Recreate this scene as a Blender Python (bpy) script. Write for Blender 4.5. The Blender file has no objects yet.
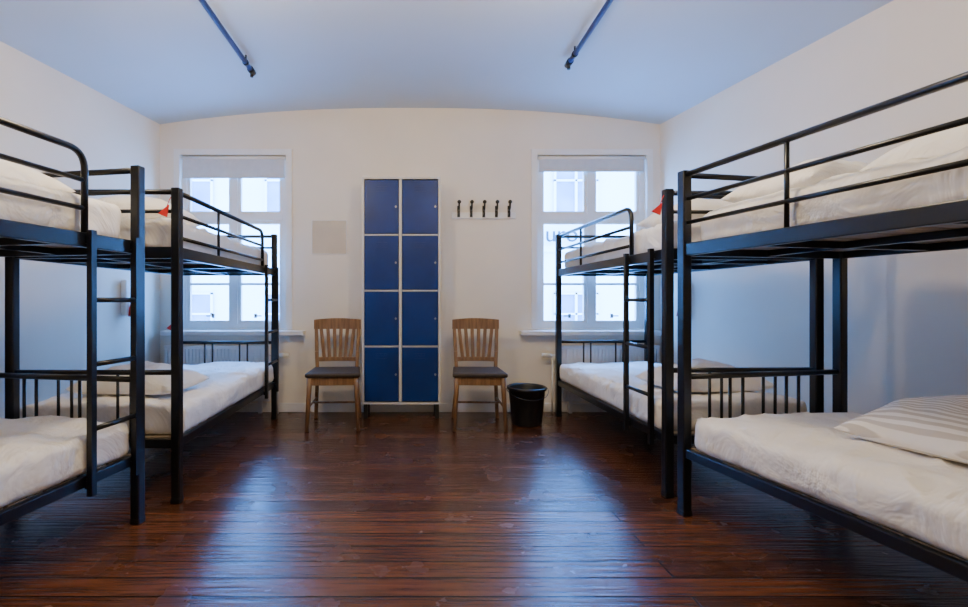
import bpy, bmesh, math, random
from mathutils import Vector, Matrix, noise
random.seed(3)
scene = bpy.context.scene
COL = scene.collection

# ---------------------------------------------------------------- materials
def mat(name, color, rough=0.5, metal=0.0, spec=0.5, noise_amt=0.0, noise_scale=8.0, bump=0.0, bump_scale=30.0, coat=0.0, bdist=0.03):
    m = bpy.data.materials.new(name); m.use_nodes = True
    nt = m.node_tree; b = nt.nodes["Principled BSDF"]
    b.inputs["Base Color"].default_value = (*color, 1)
    b.inputs["Roughness"].default_value = rough
    b.inputs["Metallic"].default_value = metal
    b.inputs["Specular IOR Level"].default_value = spec
    b.inputs["Coat Weight"].default_value = coat
    tc = nt.nodes.new("ShaderNodeTexCoord")
    if noise_amt > 0:
        n = nt.nodes.new("ShaderNodeTexNoise"); n.inputs["Scale"].default_value = noise_scale
        n.inputs["Detail"].default_value = 5
        r = nt.nodes.new("ShaderNodeValToRGB")
        r.color_ramp.elements[0].position = 0.3; r.color_ramp.elements[1].position = 0.7
        r.color_ramp.elements[0].color = (*[c*(1-noise_amt) for c in color], 1)
        r.color_ramp.elements[1].color = (*[min(1, c*(1+noise_amt)) for c in color], 1)
        nt.links.new(tc.outputs["Object"], n.inputs["Vector"])
        nt.links.new(n.outputs["Fac"], r.inputs["Fac"])
        nt.links.new(r.outputs["Color"], b.inputs["Base Color"])
    if bump > 0:
        n2 = nt.nodes.new("ShaderNodeTexNoise"); n2.inputs["Scale"].default_value = bump_scale
        n2.inputs["Detail"].default_value = 4; n2.inputs["Distortion"].default_value = 0.8
        bp = nt.nodes.new("ShaderNodeBump"); bp.inputs["Strength"].default_value = bump
        bp.inputs["Distance"].default_value = bdist
        nt.links.new(tc.outputs["Object"], n2.inputs["Vector"])
        nt.links.new(n2.outputs["Fac"], bp.inputs["Height"])
        nt.links.new(bp.outputs["Normal"], b.inputs["Normal"])
    return m

M_wall = mat("wall_paint", (0.81, 0.75, 0.64), 0.65, noise_amt=0.03, noise_scale=2)
M_ceil = mat("ceiling_paint", (0.56, 0.64, 0.71), 0.6, noise_amt=0.03, noise_scale=1.5)
M_trim = mat("white_paint", (0.80, 0.79, 0.76), 0.4, noise_amt=0.03)
M_black = mat("black_metal", (0.005, 0.006, 0.008), 0.28, metal=0.0, spec=0.45, noise_amt=0.15, noise_scale=20)
M_sheet = mat("white_sheet", (0.88, 0.85, 0.81), 0.85, noise_amt=0.03, noise_scale=6, bump=1.0, bump_scale=4.5, bdist=0.05)
M_pillow = mat("pillow_cotton", (0.88, 0.85, 0.81), 0.85, bump=0.8, bump_scale=9)
M_locker = mat("blue_locker_paint", (0.001, 0.026, 0.165), 0.38, spec=0.35, noise_amt=0.2, noise_scale=3)
M_lockframe = mat("locker_frame_grey", (0.58, 0.57, 0.55), 0.4, noise_amt=0.05)
M_chrome = mat("chrome", (0.35, 0.35, 0.37), 0.3, metal=1.0)
M_bin = mat("black_plastic", (0.010, 0.011, 0.014), 0.35, noise_amt=0.1)
M_red = mat("red_plastic", (0.65, 0.02, 0.02), 0.5, noise_amt=0.1)
M_pipe = mat("blue_pipe_paint", (0.003, 0.025, 0.13), 0.4, noise_amt=0.15)
M_paper = mat("beige_paper", (0.60, 0.53, 0.42), 0.8, noise_amt=0.06, noise_scale=5)
M_rad = mat("radiator_enamel", (0.78, 0.78, 0.77), 0.35, noise_amt=0.03)
M_facade = mat("facade_plaster", (0.78, 0.80, 0.80), 0.9, noise_amt=0.05, noise_scale=1.0)
M_fglass = mat("facade_glass", (0.12, 0.22, 0.34), 0.35, spec=0.3, noise_amt=0.3, noise_scale=1)
M_letter = mat("sign_letters", (0.03, 0.05, 0.07), 0.6, spec=0.1, noise_amt=0.1)
M_seat = mat("seat_vinyl", (0.045, 0.035, 0.03), 0.45, spec=0.3, noise_amt=0.2, noise_scale=15)
M_hook = mat("hook_iron", (0.01, 0.01, 0.01), 0.35, metal=0.0, noise_amt=0.1)

def blind_mat():
    m = mat("blind_fabric", (0.62, 0.62, 0.6), 0.8, noise_amt=0.04, noise_scale=20)
    nt = m.node_tree; b = nt.nodes["Principled BSDF"]; o = nt.nodes["Material Output"]
    t = nt.nodes.new("ShaderNodeBsdfTranslucent"); t.inputs["Color"].default_value = (0.6, 0.6, 0.6, 1)
    mx = nt.nodes.new("ShaderNodeMixShader"); mx.inputs[0].default_value = 0.12
    nt.links.new(b.outputs[0], mx.inputs[1]); nt.links.new(t.outputs[0], mx.inputs[2]); nt.links.new(mx.outputs[0], o.inputs[0])
    return m
M_blind = blind_mat()

def wood(name, c1, c2, rough=0.4, scale=(1, 1, 12), coat=0.0):
    m = bpy.data.materials.new(name); m.use_nodes = True
    nt = m.node_tree; b = nt.nodes["Principled BSDF"]
    tc = nt.nodes.new("ShaderNodeTexCoord"); mp = nt.nodes.new("ShaderNodeMapping")
    mp.inputs["Scale"].default_value = scale
    n = nt.nodes.new("ShaderNodeTexNoise"); n.inputs["Scale"].default_value = 4; n.inputs["Detail"].default_value = 8
    r = nt.nodes.new("ShaderNodeValToRGB")
    r.color_ramp.elements[0].position = 0.35; r.color_ramp.elements[1].position = 0.65
    r.color_ramp.elements[0].color = (*c1, 1); r.color_ramp.elements[1].color = (*c2, 1)
    nt.links.new(tc.outputs["Object"], mp.inputs["Vector"]); nt.links.new(mp.outputs["Vector"], n.inputs["Vector"])
    nt.links.new(n.outputs["Fac"], r.inputs["Fac"]); nt.links.new(r.outputs["Color"], b.inputs["Base Color"])
    b.inputs["Roughness"].default_value = rough
    b.inputs["Coat Weight"].default_value = coat
    return m
M_chair = wood("chair_wood", (0.15, 0.075, 0.032), (0.27, 0.145, 0.065), 0.4, (14, 14, 1.5))
M_slat = wood("slat_wood", (0.22, 0.165, 0.12), (0.36, 0.28, 0.20), 0.6, (1.5, 14, 14))

# floor
def floor_mat():
    m = bpy.data.materials.new("dark_floorboards"); m.use_nodes = True
    nt = m.node_tree; b = nt.nodes["Principled BSDF"]; L = nt.links.new
    tc = nt.nodes.new("ShaderNodeTexCoord")
    br = nt.nodes.new("ShaderNodeTexBrick")
    br.offset = 0.41; br.offset_frequency = 2
    br.inputs["Scale"].default_value = 1.0
    br.inputs["Brick Width"].default_value = 4.3
    br.inputs["Row Height"].default_value = 0.115
    br.inputs["Mortar Size"].default_value = 0.005
    br.inputs["Mortar Smooth"].default_value = 0.4
    br.inputs["Color1"].default_value = (0.125, 0.044, 0.019, 1)
    br.inputs["Color2"].default_value = (0.052, 0.019, 0.010, 1)
    br.inputs["Mortar"].default_value = (0.004, 0.002, 0.0015, 1)
    m0 = nt.nodes.new("ShaderNodeMapping"); m0.inputs["Location"].default_value = (1.55, 0.03, 0)
    L(tc.outputs["Object"], m0.inputs["Vector"]); L(m0.outputs["Vector"], br.inputs["Vector"])
    mp = nt.nodes.new("ShaderNodeMapping"); mp.inputs["Scale"].default_value = (1.2, 16, 1)
    n = nt.nodes.new("ShaderNodeTexNoise"); n.inputs["Scale"].default_value = 3; n.inputs["Detail"].default_value = 8
    L(tc.outputs["Object"], mp.inputs["Vector"]); L(mp.outputs["Vector"], n.inputs["Vector"])
    mx = nt.nodes.new("ShaderNodeMix"); mx.data_type = 'RGBA'; mx.blend_type = 'MULTIPLY'
    mx.inputs[0].default_value = 0.75
    r = nt.nodes.new("ShaderNodeValToRGB"); r.color_ramp.elements[0].position = 0.3; r.color_ramp.elements[1].position = 0.7
    r.color_ramp.elements[0].color = (0.4, 0.36, 0.34, 1); r.color_ramp.elements[1].color = (1.6, 1.5, 1.4, 1)
    L(n.outputs["Fac"], r.inputs["Fac"]); L(br.outputs["Color"], mx.inputs[6]); L(r.outputs["Color"], mx.inputs[7])
    L(mx.outputs[2], b.inputs["Base Color"])
    n3 = nt.nodes.new("ShaderNodeTexNoise"); n3.inputs["Scale"].default_value = 5; n3.inputs["Detail"].default_value = 6
    L(tc.outputs["Object"], n3.inputs["Vector"])
    mr = nt.nodes.new("ShaderNodeMapRange"); mr.inputs["To Min"].default_value = 0.14; mr.inputs["To Max"].default_value = 0.36
    L(n3.outputs["Fac"], mr.inputs["Value"]); L(mr.outputs["Result"], b.inputs["Roughness"])
    b.inputs["Specular IOR Level"].default_value = 0.65
    wv = nt.nodes.new("ShaderNodeMath"); wv.operation = 'MULTIPLY_ADD'; wv.inputs[1].default_value = 0.7
    L(n.outputs["Fac"], wv.inputs[0])
    sub = nt.nodes.new("ShaderNodeMath"); sub.operation = 'SUBTRACT'; sub.inputs[0].default_value = 1.0
    L(br.outputs["Fac"], sub.inputs[1]); L(sub.outputs[0], wv.inputs[2])
    bp = nt.nodes.new("ShaderNodeBump"); bp.inputs["Strength"].default_value = 0.6; bp.inputs["Distance"].default_value = 0.009
    L(wv.outputs[0], bp.inputs["Height"]); L(bp.outputs["Normal"], b.inputs["Normal"])
    return m
M_floor = floor_mat()

def stripe_mat():
    m = bpy.data.materials.new("striped_cotton"); m.use_nodes = True
    nt = m.node_tree; b = nt.nodes["Principled BSDF"]; L = nt.links.new
    tc = nt.nodes.new("ShaderNodeTexCoord"); w = nt.nodes.new("ShaderNodeTexWave")
    w.inputs["Scale"].default_value = 13; w.bands_direction = 'X'
    r = nt.nodes.new("ShaderNodeValToRGB"); r.color_ramp.elements[0].position = 0.4; r.color_ramp.elements[1].position = 0.6
    r.color_ramp.elements[0].color = (0.60, 0.55, 0.49, 1); r.color_ramp.elements[1].color = (0.87, 0.84, 0.80, 1)
    L(tc.outputs["Object"], w.inputs["Vector"]); L(w.outputs["Fac"], r.inputs["Fac"]); L(r.outputs["Color"], b.inputs["Base Color"])
    b.inputs["Roughness"].default_value = 0.8
    n2 = nt.nodes.new("ShaderNodeTexNoise"); n2.inputs["Scale"].default_value = 9
    bp = nt.nodes.new("ShaderNodeBump"); bp.inputs["Strength"].default_value = 0.5; bp.inputs["Distance"].default_value = 0.03
    L(tc.outputs["Object"], n2.inputs["Vector"]); L(n2.outputs["Fac"], bp.inputs["Height"]); L(bp.outputs["Normal"], b.inputs["Normal"])
    return m
M_stripe = stripe_mat()

def glass_mat():
    m = bpy.data.materials.new("window_glass"); m.use_nodes = True
    nt = m.node_tree; nt.nodes.clear()
    o = nt.nodes.new("ShaderNodeOutputMaterial"); t = nt.nodes.new("ShaderNodeBsdfTransparent")
    g = nt.nodes.new("ShaderNodeBsdfGlossy"); g.inputs["Roughness"].default_value = 0.02
    mx = nt.nodes.new("ShaderNodeMixShader"); mx.inputs[0].default_value = 0.05
    t.inputs["Color"].default_value = (0.93, 0.97, 1, 1)
    nt.links.new(t.outputs[0], mx.inputs[1]); nt.links.new(g.outputs[0], mx.inputs[2]); nt.links.new(mx.outputs[0], o.inputs[0])
    return m
M_glass = glass_mat()

# ---------------------------------------------------------------- mesh helpers
def obj_from_bm(bm, name, m, parent=None, smooth=False, bevel=0.0, loc=None):
    me = bpy.data.meshes.new(name); bm.normal_update(); bm.to_mesh(me); bm.free()
    me.materials.append(m)
    if smooth:
        for p in me.polygons: p.use_smooth = True
    o = bpy.data.objects.new(name, me); COL.objects.link(o)
    if bevel > 0:
        md = o.modifiers.new("bev", 'BEVEL'); md.width = bevel; md.segments = 2; md.limit_method = 'ANGLE'
    if parent: o.parent = parent
    if loc: o.location = loc
    return o

def box(bm, x0, x1, y0, y1, z0, z1):
    vs = [bm.verts.new(p) for p in [(x0,y0,z0),(x1,y0,z0),(x1,y1,z0),(x0,y1,z0),(x0,y0,z1),(x1,y0,z1),(x1,y1,z1),(x0,y1,z1)]]
    for f in [(0,3,2,1),(4,5,6,7),(0,1,5,4),(1,2,6,5),(2,3,7,6),(3,0,4,7)]:
        bm.faces.new([vs[i] for i in f])
    return vs

def obox(bm, a, b, w, d, up=Vector((0,0,1))):
    a = Vector(a); b = Vector(b); t = (b-a).normalized()
    s = t.cross(up)
    if s.length < 1e-4: s = t.cross(Vector((0,1,0)))
    s.normalize(); u = s.cross(t).normalized()
    vs = []
    for p in (a, b):
        for (i, j) in ((-1,-1),(1,-1),(1,1),(-1,1)):
            vs.append(bm.verts.new(p + s*i*w/2 + u*j*d/2))
    for f in [(0,1,2,3),(7,6,5,4),(0,4,5,1),(1,5,6,2),(2,6,7,3),(3,7,4,0)]:
        bm.faces.new([vs[i] for i in f])

def tube(bm, pts, r, n=10, r2=None):
    pts = [Vector(p) for p in pts]; rings = []
    t0 = (pts[1]-pts[0]).normalized()
    up = Vector((0,0,1)) if abs(t0.z) < 0.9 else Vector((1,0,0))
    s = t0.cross(up).normalized()
    for i, p in enumerate(pts):
        if i == 0: t = t0
        elif i == len(pts)-1: t = (pts[-1]-pts[-2]).normalized()
        else: t = ((pts[i+1]-p).normalized() + (p-pts[i-1]).normalized()).normalized()
        s = (s - t*s.dot(t)).normalized(); u = t.cross(s)
        rr = r if r2 is None else r + (r2-r)*i/(len(pts)-1)
        rings.append([bm.verts.new(p + (s*math.cos(2*math.pi*k/n) + u*math.sin(2*math.pi*k/n))*rr) for k in range(n)])
    for a, b in zip(rings, rings[1:]):
        for k in range(n):
            f = bm.faces.new((a[k], a[(k+1)%n], b[(k+1)%n], b[k])); f.smooth = True
    bm.faces.new(rings[0][::-1]); bm.faces.new(rings[-1])

def fillet(pts, r, seg=6):
    pts = [Vector(p) for p in pts]; out = [pts[0]]
    for i in range(1, len(pts)-1):
        p = pts[i]; a = (pts[i-1]-p).normalized(); b = (pts[i+1]-p).normalized()
        for k in range(seg+1):
            t = k/seg
            out.append((p+a*r)*(1-t)**2 + p*2*t*(1-t) + (p+b*r)*t*t)
    out.append(pts[-1]); return out

def lathe(bm, prof, n=32, cx=0, cy=0):
    rings = [[bm.verts.new((cx+r*math.cos(2*math.pi*k/n), cy+r*math.sin(2*math.pi*k/n), z)) for k in range(n)] for r, z in prof]
    for a, b in zip(rings, rings[1:]):
        for k in range(n):
            f = bm.faces.new((a[k], a[(k+1)%n], b[(k+1)%n], b[k])); f.smooth = True
    return rings

def axis_pts(h, r, n):
    e = sorted(set([h - r*(1-math.sin(a)) for a in (math.pi/2, math.pi*0.36, math.pi*0.22, math.pi*0.1)]))
    inner = [-(h-r) + 2*(h-r)*i/n for i in range(n+1)]
    return sorted(set([round(v, 5) for v in inner + e + [-v for v in e] ]))

def rbox(bm, sx, sy, sz, r, nx, ny, nz, fn=None):
    h = Vector((sx/2, sy/2, sz/2))
    ax = [axis_pts(h.x, r, nx), axis_pts(h.y, r, ny), axis_pts(h.z, r, nz)]
    cache = {}
    def V(p):
        key = tuple(round(c, 5) for c in p)
        if key in cache: return cache[key]
        q = Vector([max(-(h[i]-r), min(h[i]-r, p[i])) for i in range(3)])
        d = Vector(p)-q
        pt = q + d.normalized()*r if d.length > 1e-6 else Vector(p)
        nrm = d.normalized() if d.length > 1e-6 else Vector((0,0,0))
        if fn: pt = fn(pt, nrm)
        cache[key] = bm.verts.new(pt); return cache[key]
    for k in range(3):
        i, j = (k+1)%3, (k+2)%3
        for sgn in (-1, 1):
            for a in range(len(ax[i])-1):
                for b in range(len(ax[j])-1):
                    q = []
                    for (da, db) in ((0,0),(1,0),(1,1),(0,1)):
                        p = [0,0,0]; p[k] = sgn*h[k]; p[i] = ax[i][a+da]; p[j] = ax[j][b+db]
                        q.append(V(p))
                    if sgn < 0: q.reverse()
                    if len(set(q)) == 4:
                        try: bm.faces.new(q)
                        except ValueError: pass

def top(o, label, cat, group=None):
    o["label"] = label; o["category"] = cat
    if group: o["group"] = group
    return o
def empty(name, loc, rz=0):
    e = bpy.data.objects.new(name, None); e.empty_display_size = 0.1
    e.location = loc; e.rotation_euler = (0, 0, rz); COL.objects.link(e); return e
def struct(o): o["kind"] = "structure"; return o

# ---------------------------------------------------------------- room shell
YB = 4.5
def interp(tab, y):
    tab = sorted(tab)
    if y <= tab[0][0]: return tab[0][1]
    for (a, va), (b, vb) in zip(tab, tab[1:]):
        if y <= b:
            t = (y-a)/(b-a); return va + (vb-va)*t
    return tab[-1][1]
RT = [(-1.6,3.25),(0.5,3.12),(1.5,2.92),(2.2,2.75),(2.667,2.64),(3.5,2.49),(4.5,2.321)]
LT = [(-1.6,3.25),(0.5,3.12),(1.5,2.95),(2.3,2.78),(3.05,2.63),(3.7,2.51),(4.5,2.377)]
wr = lambda y: interp(RT, y)
wl = lambda y: -interp(LT, y)
def cz(x, y):
    a, b = wl(y), wr(y); t = 2*(x-a)/(b-a)-1
    return 2.855 - 0.155*abs(t)**2.3
YS = [-1.6 + (4.5+1.6)*i/30 for i in range(31)]

bm = bmesh.new()
NX = 28
g = [[bm.verts.new((wl(y)+(wr(y)-wl(y))*i/NX, y, cz(wl(y)+(wr(y)-wl(y))*i/NX, y))) for i in range(NX+1)] for y in YS]
for a, b in zip(g, g[1:]):
    for i in range(NX): bm.faces.new((a[i], b[i], b[i+1], a[i+1]))
struct(obj_from_bm(bm, "ceiling", M_ceil, smooth=True))

bm = bmesh.new()
box(bm, -3.5, 3.5, -1.7, 4.5, -0.1, 0)
struct(obj_from_bm(bm, "floor", M_floor))

for nm, fx in (("wall_left", wl), ("wall_right", wr)):
    bm = bmesh.new(); cols = []
    sg = -1 if nm == "wall_left" else 1
    for y in YS:
        x = fx(y); cols.append((bm.verts.new((x, y, 0)), bm.verts.new((x, y, cz(x, y))), bm.verts.new((x+sg*0.12, y, cz(x,y)+.0)), bm.verts.new((x+sg*0.12, y, 0))))
    for a, b in zip(cols, cols[1:]):
        for i in range(4):
            q = (a[i], b[i], b[(i+1)%4], a[(i+1)%4])
            bm.faces.new(q if sg > 0 else q[::-1])
    struct(obj_from_bm(bm, nm, M_wall, smooth=False))
bm = bmesh.new(); box(bm, -3.25, 3.25, -1.72, -1.6, 0, 2.85); struct(obj_from_bm(bm, "wall_front", M_wall))

W1 = (-2.185, -1.19); W2 = (1.165, 2.19); WZ = (0.78, 2.41)
bm = bmesh.new()
def topbox(x0, x1, z0):
    n = max(2, int((x1-x0)/0.12))
    for i in range(n):
        a = x0+(x1-x0)*i/n; b = x0+(x1-x0)*(i+1)/n
        vs = box(bm, a, b, YB, YB+0.22, z0, 1)
        vs[4].co.z = vs[7].co.z = cz(a, YB)+.003; vs[5].co.z = vs[6].co.z = cz(b, YB)+.003
xl, xr = wl(YB)-0.12, wr(YB)+0.12
topbox(xl, W1[0], 0); topbox(W1[1], W2[0], 0); topbox(W2[1], xr, 0)
topbox(W1[0], W1[1], WZ[1]); topbox(W2[0], W2[1], WZ[1])
box(bm, W1[0], W1[1], YB, YB+0.22, 0, WZ[0]); box(bm, W2[0], W2[1], YB, YB+0.22, 0, WZ[0])
struct(obj_from_bm(bm, "wall_back", M_wall))

bm = bmesh.new(); box(bm, wl(YB)+.02, wr(YB)-.02, YB-0.018, YB-0.001, 0, 0.085); struct(obj_from_bm(bm, "baseboard_back", M_trim, bevel=0.004))
for nm, fx, sg in (("baseboard_left", wl, 1), ("baseboard_right", wr, -1)):
    bm = bmesh.new()
    for a, b in zip(YS[12:-1], YS[13:-1]):
        obox(bm, (fx(a)+sg*0.012, a, 0.045), (fx(b)+sg*0.012, b, 0.045), 0.016, 0.085)
    struct(obj_from_bm(bm, nm, M_trim))

# windows
for k, (x0, x1) in enumerate((W1, W2), 1):
    bm = bmesh.new(); y0, y1 = YB+0.03, YB+0.09; z0, z1 = WZ; f = 0.045
    box(bm, x0, x0+f, y0, y1, z0, z1); box(bm, x1-f, x1, y0, y1, z0, z1)
    box(bm, x0+f, x1-f, y0, y1, z0, z0+f); box(bm, x0+f, x1-f, y0, y1, z1-f, z1)
    xm = (x0+x1)/2
    box(bm, xm-0.028, xm+0.028, y0-0.005, y1-.001, z0+f, z1-f)
    zt = 1.83
    for a, b in ((x0+f, xm-0.028), (xm+0.028, x1-f)):
        box(bm, a, b, y0-0.003, y1-.002, zt-0.03, zt+0.03)
        for c, d in ((z0+f, zt-0.03), (zt+0.03, z1-f)):
            s = 0.03; ya, yb = y0+0.01, y1-0.012
            box(bm, a, a+s, ya, yb, c, d); box(bm, b-s, b, ya, yb, c, d)
            box(bm, a+s, b-s, ya, yb, c, c+s); box(bm, a+s, b-s, ya, yb, d-s, d)
        box(bm, a+0.03, b-0.03, y0+0.015, y1-0.02, 1.19, 1.212)
    t = 0.055
    box(bm, x0-t, x0, YB-0.018, YB-.0005, z0, z1+t); box(bm, x1, x1+t, YB-0.018, YB-.0005, z0, z1+t)
    box(bm, x0, x1, YB-0.018, YB-.0005, z1, z1+t)
    w = struct(obj_from_bm(bm, "window_%d" % k, M_trim))
    bm = bmesh.new(); box(bm, x0+f, x1-f, YB+0.058, YB+0.062, z0+f, z1-f)
    gl = obj_from_bm(bm, "glass", M_glass, parent=w)
    for sx in (-0.2, 0.2):
        bm = bmesh.new(); obox(bm, (xm+sx, YB+0.025, 0.90), (xm+sx*1.3, YB+0.018, 0.90), 0.012, 0.012)
        box(bm, xm+sx-.012, xm+sx+.012, YB+0.02, YB+0.04, 0.88, 0.92)
        obj_from_bm(bm, "latch", M_chrome, parent=w)
    bm = bmesh.new()
    box(bm, max(x0-0.14, wl(YB)+.02) if k == 1 else x0-0.17, x1+0.18 if k == 1 else min(x1+0.12, wr(YB)-.02), YB-0.1, YB-0.0005, 0.725, 0.765)
    box(bm, x0+.002, x1-.002, YB-.0005, YB+0.03, 0.745, 0.779)
    struct(obj_from_bm(bm, "trim_%d" % k, M_trim, bevel=0.006))
    e = top(empty("roller_blind", (xm, YB+0.012, z1)), "rolled-up white fabric blind at the top of the window", "blind", "window blinds")
    bm = bmesh.new(); tube(bm, [(-(x1-x0)/2+0.01,0,-0.025),((x1-x0)/2-0.01,0,-0.025)], 0.018, 12)
    obj_from_bm(bm, "roller", M_trim, e)
    dz = 0.06 if k == 2 else 0.0
    bm = bmesh.new(); box(bm, -(x1-x0)/2+0.02, (x1-x0)/2-0.02, -0.012, -0.009, -0.20+dz, -0.03); box(bm, -(x1-x0)/2+0.02, (x1-x0)/2-0.02, -0.016, -0.005, -0.215+dz, -0.20+dz)
    obj_from_bm(bm, "blind_fabric", M_blind, e)

# radiators
for X0, X1, vx in ((-2.28, -1.32, -1.2), (1.36, 2.26, 1.24)):
    e = top(empty("radiator", ((X0+X1)/2, 4.415, 0.12)), "white ribbed steel panel radiator under the window sill", "radiator", "radiators under windows")
    hw = (X1-X0)/2
    bm = bmesh.new(); box(bm, -hw, hw, -0.02, 0.02, 0, 0.5)
    n = int(hw*2/0.033)
    for i in range(n):
        x = -hw+0.02+i*(2*hw-0.04)/(n-1)
        box(bm, x-0.009, x+0.009, -0.034, -0.02, 0.02, 0.48)
    box(bm, -hw, hw, -0.034, 0.034, 0.5, 0.51)
    obj_from_bm(bm, "radiator_panel", M_rad, e)
    s = 1 if vx > (X0+X1)/2 else -1
    v = vx-(X0+X1)/2
    bm = bmesh.new()
    tube(bm, [(s*hw, 0, 0.42), (v-s*0.03, 0, 0.42)], 0.009); tube(bm, [(v-s*0.035,0,0.42),(v+s*0.05,0,0.42)], 0.022, 14)
    obj_from_bm(bm, "thermostat_valve", M_trim, e)
    bm = bmesh.new(); tube(bm, [(v-s*0.045, 0, 0.43),(v-s*0.045,0,-0.119)], 0.008)
    obj_from_bm(bm, "pipe", M_trim, e)
    for x in (-hw+0.1, hw-0.1):
        bm = bmesh.new(); box(bm, x-0.015, x+0.015, 0.02, 0.062, -0.12, 0.3)
        obj_from_bm(bm, "bracket", M_rad, e)

# ---------------------------------------------------------------- outside
bm = bmesh.new()
box(bm, -14, 14, 13.0, 13.3, -5, 5.6)
for z in (-0.9, 2.35): box(bm, -14, 14, 12.9, 13.0, z, z+0.16)
bld = obj_from_bm(bm, "building", M_facade)
top(bld, "pale plastered building with rows of windows across the street", "building")
for z in (-0.4, 3.2):
    for i in range(9):
        x = -11.2+i*2.6
        bm = bmesh.new(); box(bm, x-0.55, x+0.55, 12.95, 12.999, z, z+1.6)
        fw = obj_from_bm(bm, "facade_window", M_fglass, bld)
        bm = bmesh.new()
        for a in (-0.6, -0.03, 0.54): box(bm, x+a, x+a+0.06, 12.9, 12.95, z-0.05, z+1.65)
        for a in (-0.05, 1.05, 1.6): box(bm, x-0.6, x+0.6, 12.9, 12.949, z+a, z+a+0.05)
        obj_from_bm(bm, "window_frame", M_facade, fw)
cu = bpy.data.curves.new("sign", 'FONT'); cu.body = "uron"; cu.size = 0.62; cu.extrude = 0.02; cu.align_x = 'CENTER'
to = bpy.data.objects.new("tmp", cu); COL.objects.link(to)
bpy.context.view_layer.update()
me = bpy.data.meshes.new_from_object(to.evaluated_get(bpy.context.evaluated_depsgraph_get()))
bpy.data.objects.remove(to)
me.materials.clear(); me.materials.append(M_letter)
so = bpy.data.objects.new("sign_lettering", me); COL.objects.link(so); so.parent = bld
so.location = (4.15, 12.87, 2.62); so.rotation_euler = (math.pi/2, 0, 0)
bm = bmesh.new(); box(bm, -16, 16, 4.8, 16, -5.2, -5)
gr = obj_from_bm(bm, "street", M_facade); gr["kind"] = "structure"

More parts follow.
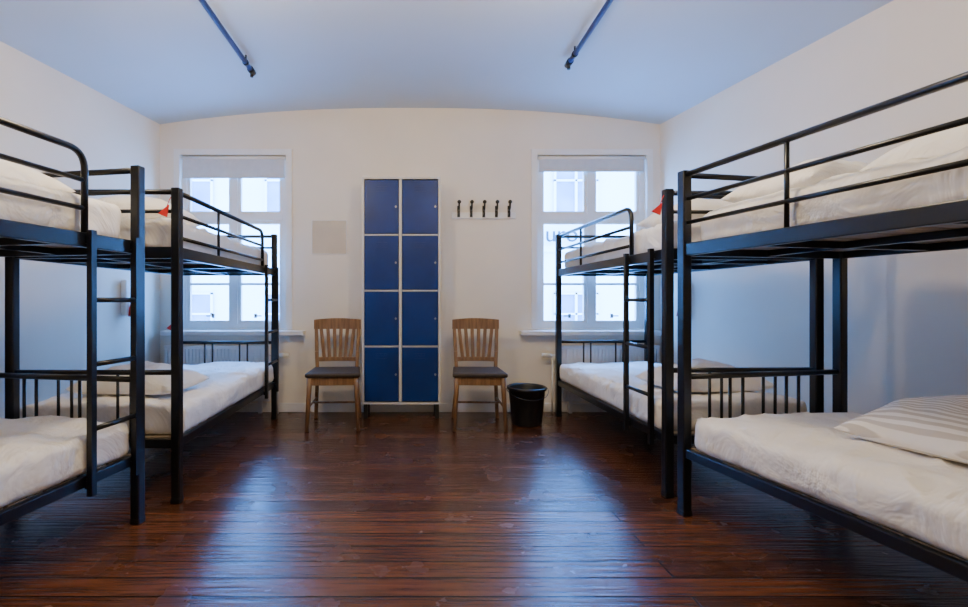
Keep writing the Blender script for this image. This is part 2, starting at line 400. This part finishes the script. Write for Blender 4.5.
# ---------------------------------------------------------------- bunk beds
def make_bed(F, d, side, L, W, Zt, lad, label):
    d = Vector((d[0], d[1])).normalized()
    if side > 0: th = math.atan2(d.x, -d.y)
    else: th = math.atan2(-d.x, d.y)
    n = Vector((math.cos(th), math.sin(th)))
    c = Vector(F) + d*L/2 + n*W/2
    e = top(empty("bunk_bed", (c.x, c.y, 0), th), label, "bunk bed", "bunk beds")
    hx, hy = W/2, L/2; p = 0.046
    xi, xo = -hx+p/2, hx-p/2; ya, yb = -hy+p/2, hy-p/2
    for x in (xi, xo):
        for y in (ya, yb):
            bm = bmesh.new(); box(bm, x-p/2, x+p/2, y-p/2, y+p/2, 0, Zt)
            box(bm, x-p/2-.002, x+p/2+.002, y-p/2-.002, y+p/2+.002, 0, 0.03)
            obj_from_bm(bm, "post", M_black, e, bevel=0.006)
    for z0, z1 in ((0.285, 0.33), (1.265, 1.325)):
        for x in (xi, xo):
            bm = bmesh.new(); box(bm, x-0.014, x+0.014, ya+p/2, yb-p/2, z0, z1)
            obj_from_bm(bm, "side_rail", M_black, e, bevel=0.004)
    for y in (ya, yb):
        bm = bmesh.new()
        box(bm, xi+p/2, xo-p/2, y-0.012, y+0.012, 0.285, 0.33)
        tube(bm, [(xi+p/2-.01, y, 0.675), (xo-p/2+.01, y, 0.675)], 0.014)
        for t in (0.28, 0.36, 0.64, 0.72):
            x = xi+(xo-xi)*t; tube(bm, [(x, y, 0.33), (x, y, 0.668)], 0.0075, 8)
        obj_from_bm(bm, "lower_end_frame", M_black, e)
        bm = bmesh.new()
        box(bm, xi+p/2, xo-p/2, y-0.012, y+0.012, 1.265, 1.325)
        tube(bm, [(xi+p/2-.01, y, Zt-0.02), (xo-p/2+.01, y, Zt-0.02)], 0.014)
        tube(bm, [(xi+p/2-.01, y, Zt-0.12), (xo-p/2+.01, y, Zt-0.12)], 0.010)
        obj_from_bm(bm, "upper_end_frame", M_black, e)
    yg = -hy + lad[1]
    bm = bmesh.new()
    tube(bm, fillet([(xi, yb-p/2+.01, Zt-0.02), (xi, yg, Zt-0.02), (xi, yg, 1.325)], 0.08, 8), 0.0135)
    for dz in (0.12, 0.235):
        tube(bm, [(xi, yb-p/2+.01, Zt-0.02-dz), (xi, yg+0.005, Zt-0.02-dz)], 0.010)
    ym = yb-0.53
    tube(bm, [(xi, ym, 1.325), (xi, ym, Zt-0.025)], 0.009, 8)
    obj_from_bm(bm, "guard_rail", M_black, e)
    bm = bmesh.new()
    for dz, r in ((0.0, 0.0135), (0.13, 0.010)):
        tube(bm, [(xo, yb-p/2+.01, Zt-0.02-dz), (xo, ya+p/2-.01, Zt-0.02-dz)], r)
    tube(bm, [(xo, 0, 1.325), (xo, 0, Zt-0.025)], 0.009, 8)
    obj_from_bm(bm, "guard_rail", M_black, e)
    bm = bmesh.new(); xlz = xi-0.034
    la, lb = -hy+lad[0], -hy+lad[1]
    for y in (la, lb):
        box(bm, xlz-0.012, xlz+0.012, y-0.013, y+0.013, 0.25, 1.335)
        for z in (0.295, 1.295): box(bm, xlz+0.008, xi-0.012, y-0.012, y+0.012, z-0.015, z+0.015)
    for z in (0.52, 0.785, 1.05):
        tube(bm, [(xlz, la, z), (xlz, lb, z)], 0.011)
    obj_from_bm(bm, "ladder", M_black, e)
    for z in (0.318, 1.300):
        bm = bmesh.new(); n = 13
        for i in range(n):
            y = -hy+0.11+i*(L-0.22)/(n-1)
            box(bm, xi+0.016, xo-0.016, y-0.066, y+0.066, z, z+0.014)
        obj_from_bm(bm, "slatted_base", M_slat, e)
        for t in (0.2, 0.5, 0.8):
            bm = bmesh.new(); y = -hy+L*t; box(bm, xi+0.014, xo-0.014, y-0.012, y+0.012, z-0.03, z-0.001)
            obj_from_bm(bm, "cross_bar", M_black, e)
        bm = bmesh.new(); box(bm, -0.012, 0.012, -hy+0.05, hy-0.05, z-0.0305, z-0.0015)
        obj_from_bm(bm, "cross_bar", M_black, e)
    return e, th, hx, hy

def l2w(e, x, y, z):
    th = e.rotation_euler[2]
    return Vector((e.location.x + x*math.cos(th)-y*math.sin(th), e.location.y + x*math.sin(th)+y*math.cos(th), z))

def make_mattress(e, hx, hy, z, h, inset, seed, label, wr_amt=0.012):
    sx, sy = 2*hx-2*inset, 2*hy-0.125
    off = Vector((seed*7.3, seed*3.1, seed*1.7))
    def ridge(v): return (1-abs(noise.noise(v))*2.2)
    def fn(p, n):
        q = p.copy()
        if p.z > 0:
            a = Vector((p.x*1.7+p.y*0.7, p.y*1.3-p.x*0.4, 0))+off
            w = noise.noise(Vector((p.x*2.2, p.y*1.6, 0))+off)*wr_amt*0.7
            r1 = max(0, ridge(Vector((a.x*2.4, a.y*1.2, 2))))**4
            r2 = max(0, ridge(Vector((a.x*2.0-3, a.y*4.0+4, 7))))**4
            m_ = 0.5+0.5*noise.noise(Vector((p.x*1.5, p.y*1.5, 9))+off)
            w += (r1*0.9+r2*0.9)*wr_amt*m_
            edge = (abs(p.x)/(sx/2))**6
            q.z += min(w, 0.024) - 0.012*edge
        wv = abs(noise.noise(Vector((p.x*2, p.y*7, 5))+off)) + 0.6*abs(noise.noise(Vector((0, p.y*15, p.z*6))+off))
        wv *= 0.016
        if abs(p.x) > sx/2-0.03: q.x -= math.copysign(wv, p.x)
        if abs(p.y) > sy/2-0.03: q.y -= math.copysign(wv, p.y)
        return q
    bm = bmesh.new(); rbox(bm, sx, sy, h, 0.04, 34, 70, 3, fn)
    o = obj_from_bm(bm, "mattress", M_sheet, smooth=True)
    o.location = l2w(e, 0, 0, z+h/2); o.rotation_euler = (0, 0, e.rotation_euler[2])
    return top(o, label, "mattress", "mattresses on the bunk beds")

def make_pillow(loc, rz, tilt, sx=0.62, sy=0.44, sz=0.15, m=None, label="plump white cotton pillow lying on the mattress", seed=1):
    bm = bmesh.new(); n = 32; grid = {}
    off = Vector((seed*5.1, seed*2.3, 0))
    for sgn in (1, -1):
        for i in range(n+1):
            for j in range(n+1):
                u = -1+2*i/n; v = -1+2*j/n
                u2 = math.sin(u*math.pi/2); v2 = math.sin(v*math.pi/2)
                border = (i in (0, n) or j in (0, n))
                if border and sgn < 0: grid[(sgn,i,j)] = grid[(1,i,j)]; continue
                k = (max(0, 1-abs(u2)**2.4)*max(0, 1-abs(v2)**2.4))**0.5
                pin = 1-0.08*(1-abs(v2)**2) ; pin2 = 1-0.08*(1-abs(u2)**2)
                x = u2*sx/2*pin; y = v2*sy/2*pin2
                w = noise.noise(Vector((x*7, y*7, sgn))+off)*0.026*k + noise.noise(Vector((x*16, y*16, sgn*3))+off)*0.012*k
                if sgn > 0: z = sz*0.8*k + w
                else: z = -0.03*min(1, k*2.5)
                grid[(sgn,i,j)] = bm.verts.new((x, y, z))
        for i in range(n):
            for j in range(n):
                q = [grid[(sgn,i,j)], grid[(sgn,i+1,j)], grid[(sgn,i+1,j+1)], grid[(sgn,i,j+1)]]
                if sgn < 0: q.reverse()
                bm.faces.new(q)
    o = obj_from_bm(bm, "pillow", m or M_pillow, smooth=True)
    o.location = loc; o.rotation_euler = (tilt, 0, rz)
    return top(o, label, "pillow", "pillows on the beds")

LB = 0.333; UB = 1.315
A = make_bed((1.285, 4.33), (0.028, -1), 1, 1.80, 0.86, 1.64, (0.13, 0.42), "black metal bunk bed by the window and waste bin")
D = make_bed((1.30, 2.36), (0.176, -0.984), 1, 2.0, 0.965, 1.68, (0.10, 0.42), "black metal bunk bed with striped pillow on its lower bunk")
C = make_bed((-1.20, 4.25), (0.0, -1), -1, 1.79, 0.90, 1.63, (0.06, 0.36), "black metal bunk bed in the corner beside the window")
B = make_bed((-1.27, 2.275), (-0.168, -0.986), -1, 2.0, 0.92, 1.68, (0.075, 0.32), "black metal bunk bed with rounded guard rail and side ladder")
for (e, th, hx, hy), s in ((A, 1), (D, 2), (C, 3), (B, 4)):
    make_mattress(e, hx, hy, LB, 0.16, 0.006, s, "white sheeted mattress on the lower bunk", 0.032)
    make_mattress(e, hx, hy, UB, 0.16, 0.045, s+10, "white sheeted mattress on the upper bunk", 0.032)
zl, zu = LB+0.16+0.055, UB+0.16+0.055
def pil(bed, x, y, z, rz=0.0, **k):
    e, th, hx, hy = bed
    return make_pillow(l2w(e, x, y, z), th+rz, 0, **k)
hD = D[3]
pil(D, 0.13, hD-0.74, zl, 0.10, sx=0.66, sy=0.48, sz=0.18, m=M_stripe, label="white pillow with fine beige stripes lying on the lower bunk", seed=2)
pil(A, 0.03, -A[3]+0.42, zl, 0.06, seed=3)
pil(C, -0.02, C[3]-0.42, zl, -0.06, seed=4)
pil(A, 0.0, -A[3]+0.34, zu, 0.05, seed=5)
pil(D, -0.02, hD-0.32, zu, 0.0, seed=6)
pil(D, 0.08, hD-0.85, zu, 0.0, seed=7, sz=0.17)
pil(C, -0.02, C[3]-0.36, zu, 0.03, seed=8)
pil(B, 0.05, -B[3]+0.40, zu, -0.03, seed=9)

def tag(x, y, z, rz=0.0, label="small red tag hanging from the bed post", s=1.0):
    e = top(empty("tag", (x, y, z), rz), label, "tag", "red tags")
    bm = bmesh.new(); tube(bm, [(0,0,0), (-0.01,0.0,-0.02), (-0.02,0,-0.05)], 0.002, 6); obj_from_bm(bm, "string", M_red, e)
    bm = bmesh.new()
    vs = [bm.verts.new(p) for p in [(-0.01,-0.004,-0.04),(-0.065*s,-0.004,-0.085),(-0.02,-0.004,-0.105),(-0.01,0.004,-0.04),(-0.065*s,0.004,-0.085),(-0.02,0.004,-0.105)]]
    for f in [(0,1,2),(5,4,3),(0,3,4,1),(1,4,5,2),(2,5,3,0)]: bm.faces.new([vs[i] for i in f])
    obj_from_bm(bm, "tag_plate", M_red, e)
tag(1.315, 2.51, 1.60)
tag(-1.246, 2.465, 1.58)
tag(-2.24, 4.477, 0.871, label="small red tag hanging on the window frame")

for (x, y, sg) in ((wr(4.15)-0.004, 4.15, 1), (wl(4.05)+0.004, 4.05, -1)):
    e = top(empty("wall_lamp", (x, y, 1.05)), "small white wall light with a red pull tag beside the bunk", "wall lamp", "bunk reading lights")
    bm = bmesh.new(); a, b = (-0.05, 0) if sg > 0 else (0, 0.05)
    box(bm, a, b, -0.04, 0.04, -0.13, 0.17); obj_from_bm(bm, "lamp_body", M_trim, e, bevel=0.008)
    bm = bmesh.new(); xx = a-0.016 if sg > 0 else b+0.016
    tube(bm, [(xx, 0, -0.01), (xx, 0.0, -0.14)], 0.006, 6, 0.026); obj_from_bm(bm, "pull_tag", M_red, e)

# ---------------------------------------------------------------- locker
lx0, lx1, ly0, ly1, lz0, lz1 = -0.449, 0.242, 4.22, 4.49, 0.13, 2.135
cx = (lx0+lx1)/2
e = top(empty("locker", (cx, (ly0+ly1)/2, 0)), "tall blue metal locker with eight doors and light grey frame", "locker")
hw = (lx1-lx0)/2; hd = (ly1-ly0)/2
bm = bmesh.new(); fr = 0.018
box(bm, -hw, -hw+fr, -hd, hd, lz0, lz1); box(bm, hw-fr, hw, -hd, hd, lz0, lz1)
box(bm, -hw+fr, hw-fr, -hd, hd, lz1-fr, lz1); box(bm, -hw+fr, hw-fr, -hd, hd, lz0, lz0+fr)
box(bm, -hw+fr, hw-fr, hd-0.01, hd, lz0+fr, lz1-fr)
cz0 = -0.008
box(bm, cz0-0.012, cz0+0.012, -hd, hd-.01, lz0+fr, lz1-fr)
rows = [lz0+fr+(lz1-lz0-2*fr)*i/4 for i in range(5)]
for z in rows[1:-1]:
    box(bm, -hw+fr, cz0-0.012, -hd+.002, hd-.01, z-0.006, z+0.006); box(bm, cz0+0.012, hw-fr, -hd+.002, hd-.01, z-0.006, z+0.006)
obj_from_bm(bm, "body", M_lockframe, e)
for c, (a, b) in enumerate(((-hw+fr+.003, cz0-0.015), (cz0+0.015, hw-fr-.003))):
    for r in range(4):
        za, zb = rows[r]+0.009, rows[r+1]-0.009
        bm = bmesh.new(); box(bm, a, b, -hd-0.002, -hd+0.016, za, zb)
        m_ = (a+b)/2
        dd = obj_from_bm(bm, "door", M_locker, e, bevel=0.004)
        for i in range(3):
            bm = bmesh.new(); box(bm, m_-0.05, m_+0.05, -hd-0.005, -hd-0.0021, zb-0.06-i*0.02, zb-0.054-i*0.02)
            obj_from_bm(bm, "vent", M_locker, dd)
        bm = bmesh.new(); hx_ = b-0.025; zm = (za+zb)/2
        tube(bm, [(hx_, -hd-0.002, zm), (hx_, -hd-0.012, zm)], 0.009, 12); box(bm, hx_-0.003, hx_+0.003, -hd-0.018, -hd-0.011, zm-0.010, zm+0.010)
        obj_from_bm(bm, "lock", M_chrome, dd)
for x in (-hw+0.03, hw-0.03):
    for y in (-hd+0.03, hd-0.03):
        bm = bmesh.new(); box(bm, x-0.018, x+0.018, y-0.018, y+0.018, 0, lz0); obj_from_bm(bm, "leg", M_bin, e)

# ---------------------------------------------------------------- chairs
def chair(x, y, rz, label):
    e = top(empty("dining_chair", (x, y, 0), rz), label, "chair", "wooden chairs beside the locker")
    bm = bmesh.new()
    def fn(p, n):
        q = p.copy(); t = (p.y+0.2)/0.4
        q.x *= 1.0-0.10*max(0, t)
        if p.z > 0: q.z -= 0.006*(1-(p.x/0.22)**2)*(1-(p.y/0.2)**2)
        return q
    rbox(bm, 0.44, 0.41, 0.035, 0.014, 10, 10, 1, fn)
    obj_from_bm(bm, "seat", M_seat, e, smooth=True, loc=(0, -0.01, 0.447))
    bm = bmesh.new()
    box(bm, -0.185, 0.185, -0.195, -0.175, 0.365, 0.428); box(bm, -0.16, 0.16, 0.15, 0.17, 0.375, 0.428)
    obox(bm, (-0.185, -0.18, 0.402), (-0.165, 0.17, 0.402), 0.02, 0.052); obox(bm, (0.185, -0.18, 0.402), (0.165, 0.17, 0.402), 0.02, 0.052)
    obj_from_bm(bm, "apron", M_chair, e, bevel=0.003)
    for sx in (-1, 1):
        bm = bmesh.new(); tube(bm, [(sx*0.185, -0.18, 0.43), (sx*0.19, -0.185, 0.3), (sx*0.205, -0.205, 0)], 0.023, 10, 0.016)
        obj_from_bm(bm, "leg", M_chair, e)
        bm = bmesh.new()
        pts = [(sx*0.195, 0.25, 0), (sx*0.178, 0.19, 0.25), (sx*0.17, 0.17, 0.43), (sx*0.178, 0.185, 0.6), (sx*0.188, 0.225, 0.84)]
        for a, b in zip(pts, pts[1:]): obox(bm, a, b, 0.03, 0.032, Vector((0,1,0)))
        obj_from_bm(bm, "leg", M_chair, e, bevel=0.004)
    bm = bmesh.new()
    for sx in (-1, 1): tube(bm, [(sx*0.193, -0.19, 0.19), (sx*0.182, 0.20, 0.19)], 0.009, 8)
    tube(bm, [(-0.188, 0.0, 0.19), (0.188, 0.0, 0.19)], 0.009, 8)
    obj_from_bm(bm, "stretcher", M_chair, e)
    bm = bmesh.new()
    def yc(x, z): return 0.165+0.045*max(0,(z-0.45)/0.4)+0.028*(1-(x/0.2)**2)
    N = 12
    for zc, hh, th, ex in ((0.835, 0.042, 0.02, 0.205), (0.53, 0.018, 0.018, 0.172)):
        prev = None
        for i in range(N+1):
            xx = -ex+2*ex*i/N; yy = yc(xx, zc); arch = 0.012*(1-(xx/ex)**2) if zc > 0.7 else 0
            ring = [bm.verts.new((xx, yy-th/2, zc-hh)), bm.verts.new((xx, yy+th/2, zc-hh)), bm.verts.new((xx, yy+th/2, zc+hh+arch)), bm.verts.new((xx, yy-th/2, zc+hh+arch))]
            if prev:
                for k in range(4): bm.faces.new((prev[k], ring[k], ring[(k+1)%4], prev[(k+1)%4]))
            else: bm.faces.new(ring[::-1])
            prev = ring
        bm.faces.new(prev)
    for i in range(6):
        t = -0.13+0.052*i
        obox(bm, (t*0.88, yc(t, 0.54), 0.54), (t*1.12, yc(t, 0.8), 0.81), 0.030, 0.012, Vector((0,1,0)))
    bmesh.ops.recalc_face_normals(bm, faces=bm.faces)
    obj_from_bm(bm, "backrest", M_chair, e, bevel=0.002)
    return e
chair(-0.655, 4.03, 0.06, "wooden slat-back chair with dark seat beside the locker")
chair(0.545, 4.03, -0.04, "wooden slat-back chair with dark seat between locker and bin")

# ---------------------------------------------------------------- bin
e = top(empty("waste_bin", (0.964, 4.06, 0)), "round black plastic waste bin with rim and handle", "waste bin")
bm = bmesh.new()
lathe(bm, [(0.001,0.004),(0.112,0.004),(0.118,0.0),(0.125,0.01),(0.152,0.29),(0.165,0.295),(0.168,0.315),(0.158,0.32),(0.150,0.30),(0.118,0.02),(0.001,0.02)])
obj_from_bm(bm, "bucket", M_bin, e)
bm = bmesh.new()
pts = [(0.167*math.cos(a), 0.167*math.sin(a)*0.9-0.005-0.03*math.sin(-a), 0.305-0.07*abs(math.sin(a))) for a in [-math.pi+math.pi*i/16 for i in range(17)]]
tube(bm, [(p[0]*1.05, p[1]*1.03, p[2]) for p in pts], 0.003, 6); obj_from_bm(bm, "handle", M_bin, e)

# ---------------------------------------------------------------- coat rack
e = top(empty("coat_rack", (0.662, 4.5, 1.87)), "slim pale wall-mounted coat rack with five black hooks", "coat rack")
bm = bmesh.new(); box(bm, -0.3, 0.3, -0.018, 0, -0.06, 0.0); obj_from_bm(bm, "board", M_trim, e, bevel=0.004)
for i in range(5):
    x = -0.235+i*0.1175
    bm = bmesh.new()
    box(bm, x-0.013, x+0.013, -0.026, -0.018, -0.045, 0.06)
    tube(bm, fillet([(x, -0.024, 0.02), (x, -0.07, 0.022), (x, -0.08, 0.07)], 0.02), 0.009, 8)
    lathe(bm, [(0.001,0.066),(0.014,0.074),(0.020,0.086),(0.013,0.10),(0.001,0.106)], 12, x, -0.08)
    tube(bm, fillet([(x, -0.024, -0.01), (x, -0.055, -0.04), (x, -0.065, -0.005)], 0.015), 0.008, 8)
    obj_from_bm(bm, "hook", M_hook, e)

# ---------------------------------------------------------------- notice
e = top(empty("notice_board", (-0.785, 4.5, 1.64)), "plain beige notice sheet in a thin frame on the wall", "notice")
bm = bmesh.new(); box(bm, -0.16, 0.16, -0.006, -0.001, -0.155, 0.155); obj_from_bm(bm, "sheet", M_paper, e)
bm = bmesh.new()
box(bm, -0.166, -0.16, -0.01, -0.001, -0.161, 0.161); box(bm, 0.16, 0.166, -0.01, -0.001, -0.161, 0.161)
box(bm, -0.16, 0.16, -0.01, -0.001, 0.155, 0.161); box(bm, -0.16, 0.16, -0.01, -0.001, -0.161, -0.155)
obj_from_bm(bm, "frame", M_trim, e)

# ---------------------------------------------------------------- ceiling pipes
for x, y1 in ((-1.215, 3.62), (1.135, 3.50)):
    e = top(empty("ceiling_pipe", (x, y1, 2.775)), "dark blue painted pipe running under the ceiling with end bracket", "pipe", "blue ceiling pipes")
    bm = bmesh.new(); tube(bm, [(0, 0, 0), (0, -3.6, 0)], 0.017, 12); obj_from_bm(bm, "pipe_run", M_pipe, e)
    bm = bmesh.new(); tube(bm, [(0, 0.02, 0), (0, -0.05, 0)], 0.024, 12)
    tube(bm, [(0, -0.01, -0.045), (0, -0.01, 0.02)], 0.012, 10); obj_from_bm(bm, "end_cap", M_black, e)
    for k in range(4):
        yy = -0.14-k*1.0; h = cz(x, y1+yy)-2.775
        bm = bmesh.new(); tube(bm, [(0, yy, 0), (0, yy, h)], 0.007, 8); tube(bm, [(0, yy-0.012, 0), (0, yy+0.012, 0)], 0.022, 12)
        obj_from_bm(bm, "bracket", M_black, e)

# ---------------------------------------------------------------- lights
w = bpy.data.worlds.new("sky"); scene.world = w; w.use_nodes = True
nt = w.node_tree; bg = nt.nodes["Background"]
bg.inputs["Color"].default_value = (0.10, 0.36, 1.0, 1); bg.inputs["Strength"].default_value = 44.0
for (x0, x1) in (W1, W2):
    ld = bpy.data.lights.new("window_portal", 'AREA'); ld.shape = 'RECTANGLE'; ld.size = x1-x0; ld.size_y = WZ[1]-WZ[0]
    ld.cycles.is_portal = True
    lo = bpy.data.objects.new("window_portal", ld); COL.objects.link(lo)
    lo.location = ((x0+x1)/2, YB+0.25, sum(WZ)/2); lo.rotation_euler = (-math.pi/2, 0, 0)
for x, y, p in ((-0.95, 2.05, 62), (0.75, 2.05, 62), (0, -0.4, 24)):
    ld = bpy.data.lights.new("room_lamp", 'POINT'); ld.energy = p; ld.color = (1.0, 0.77, 0.50); ld.shadow_soft_size = 0.14
    lo = bpy.data.objects.new("room_lamp", ld); COL.objects.link(lo); lo.location = (x, y, 2.5)

# ---------------------------------------------------------------- camera
cd = bpy.data.cameras.new("camera"); cam = bpy.data.objects.new("camera", cd); COL.objects.link(cam)
cd.sensor_width = 36; cd.lens = 479/968*36
cd.shift_x = 71/968; cd.shift_y = -3.5/968
cd.clip_start = 0.05
cam.location = (0, 0, 1.05); cam.rotation_euler = (math.pi/2, 0, 0)
scene.camera = cam
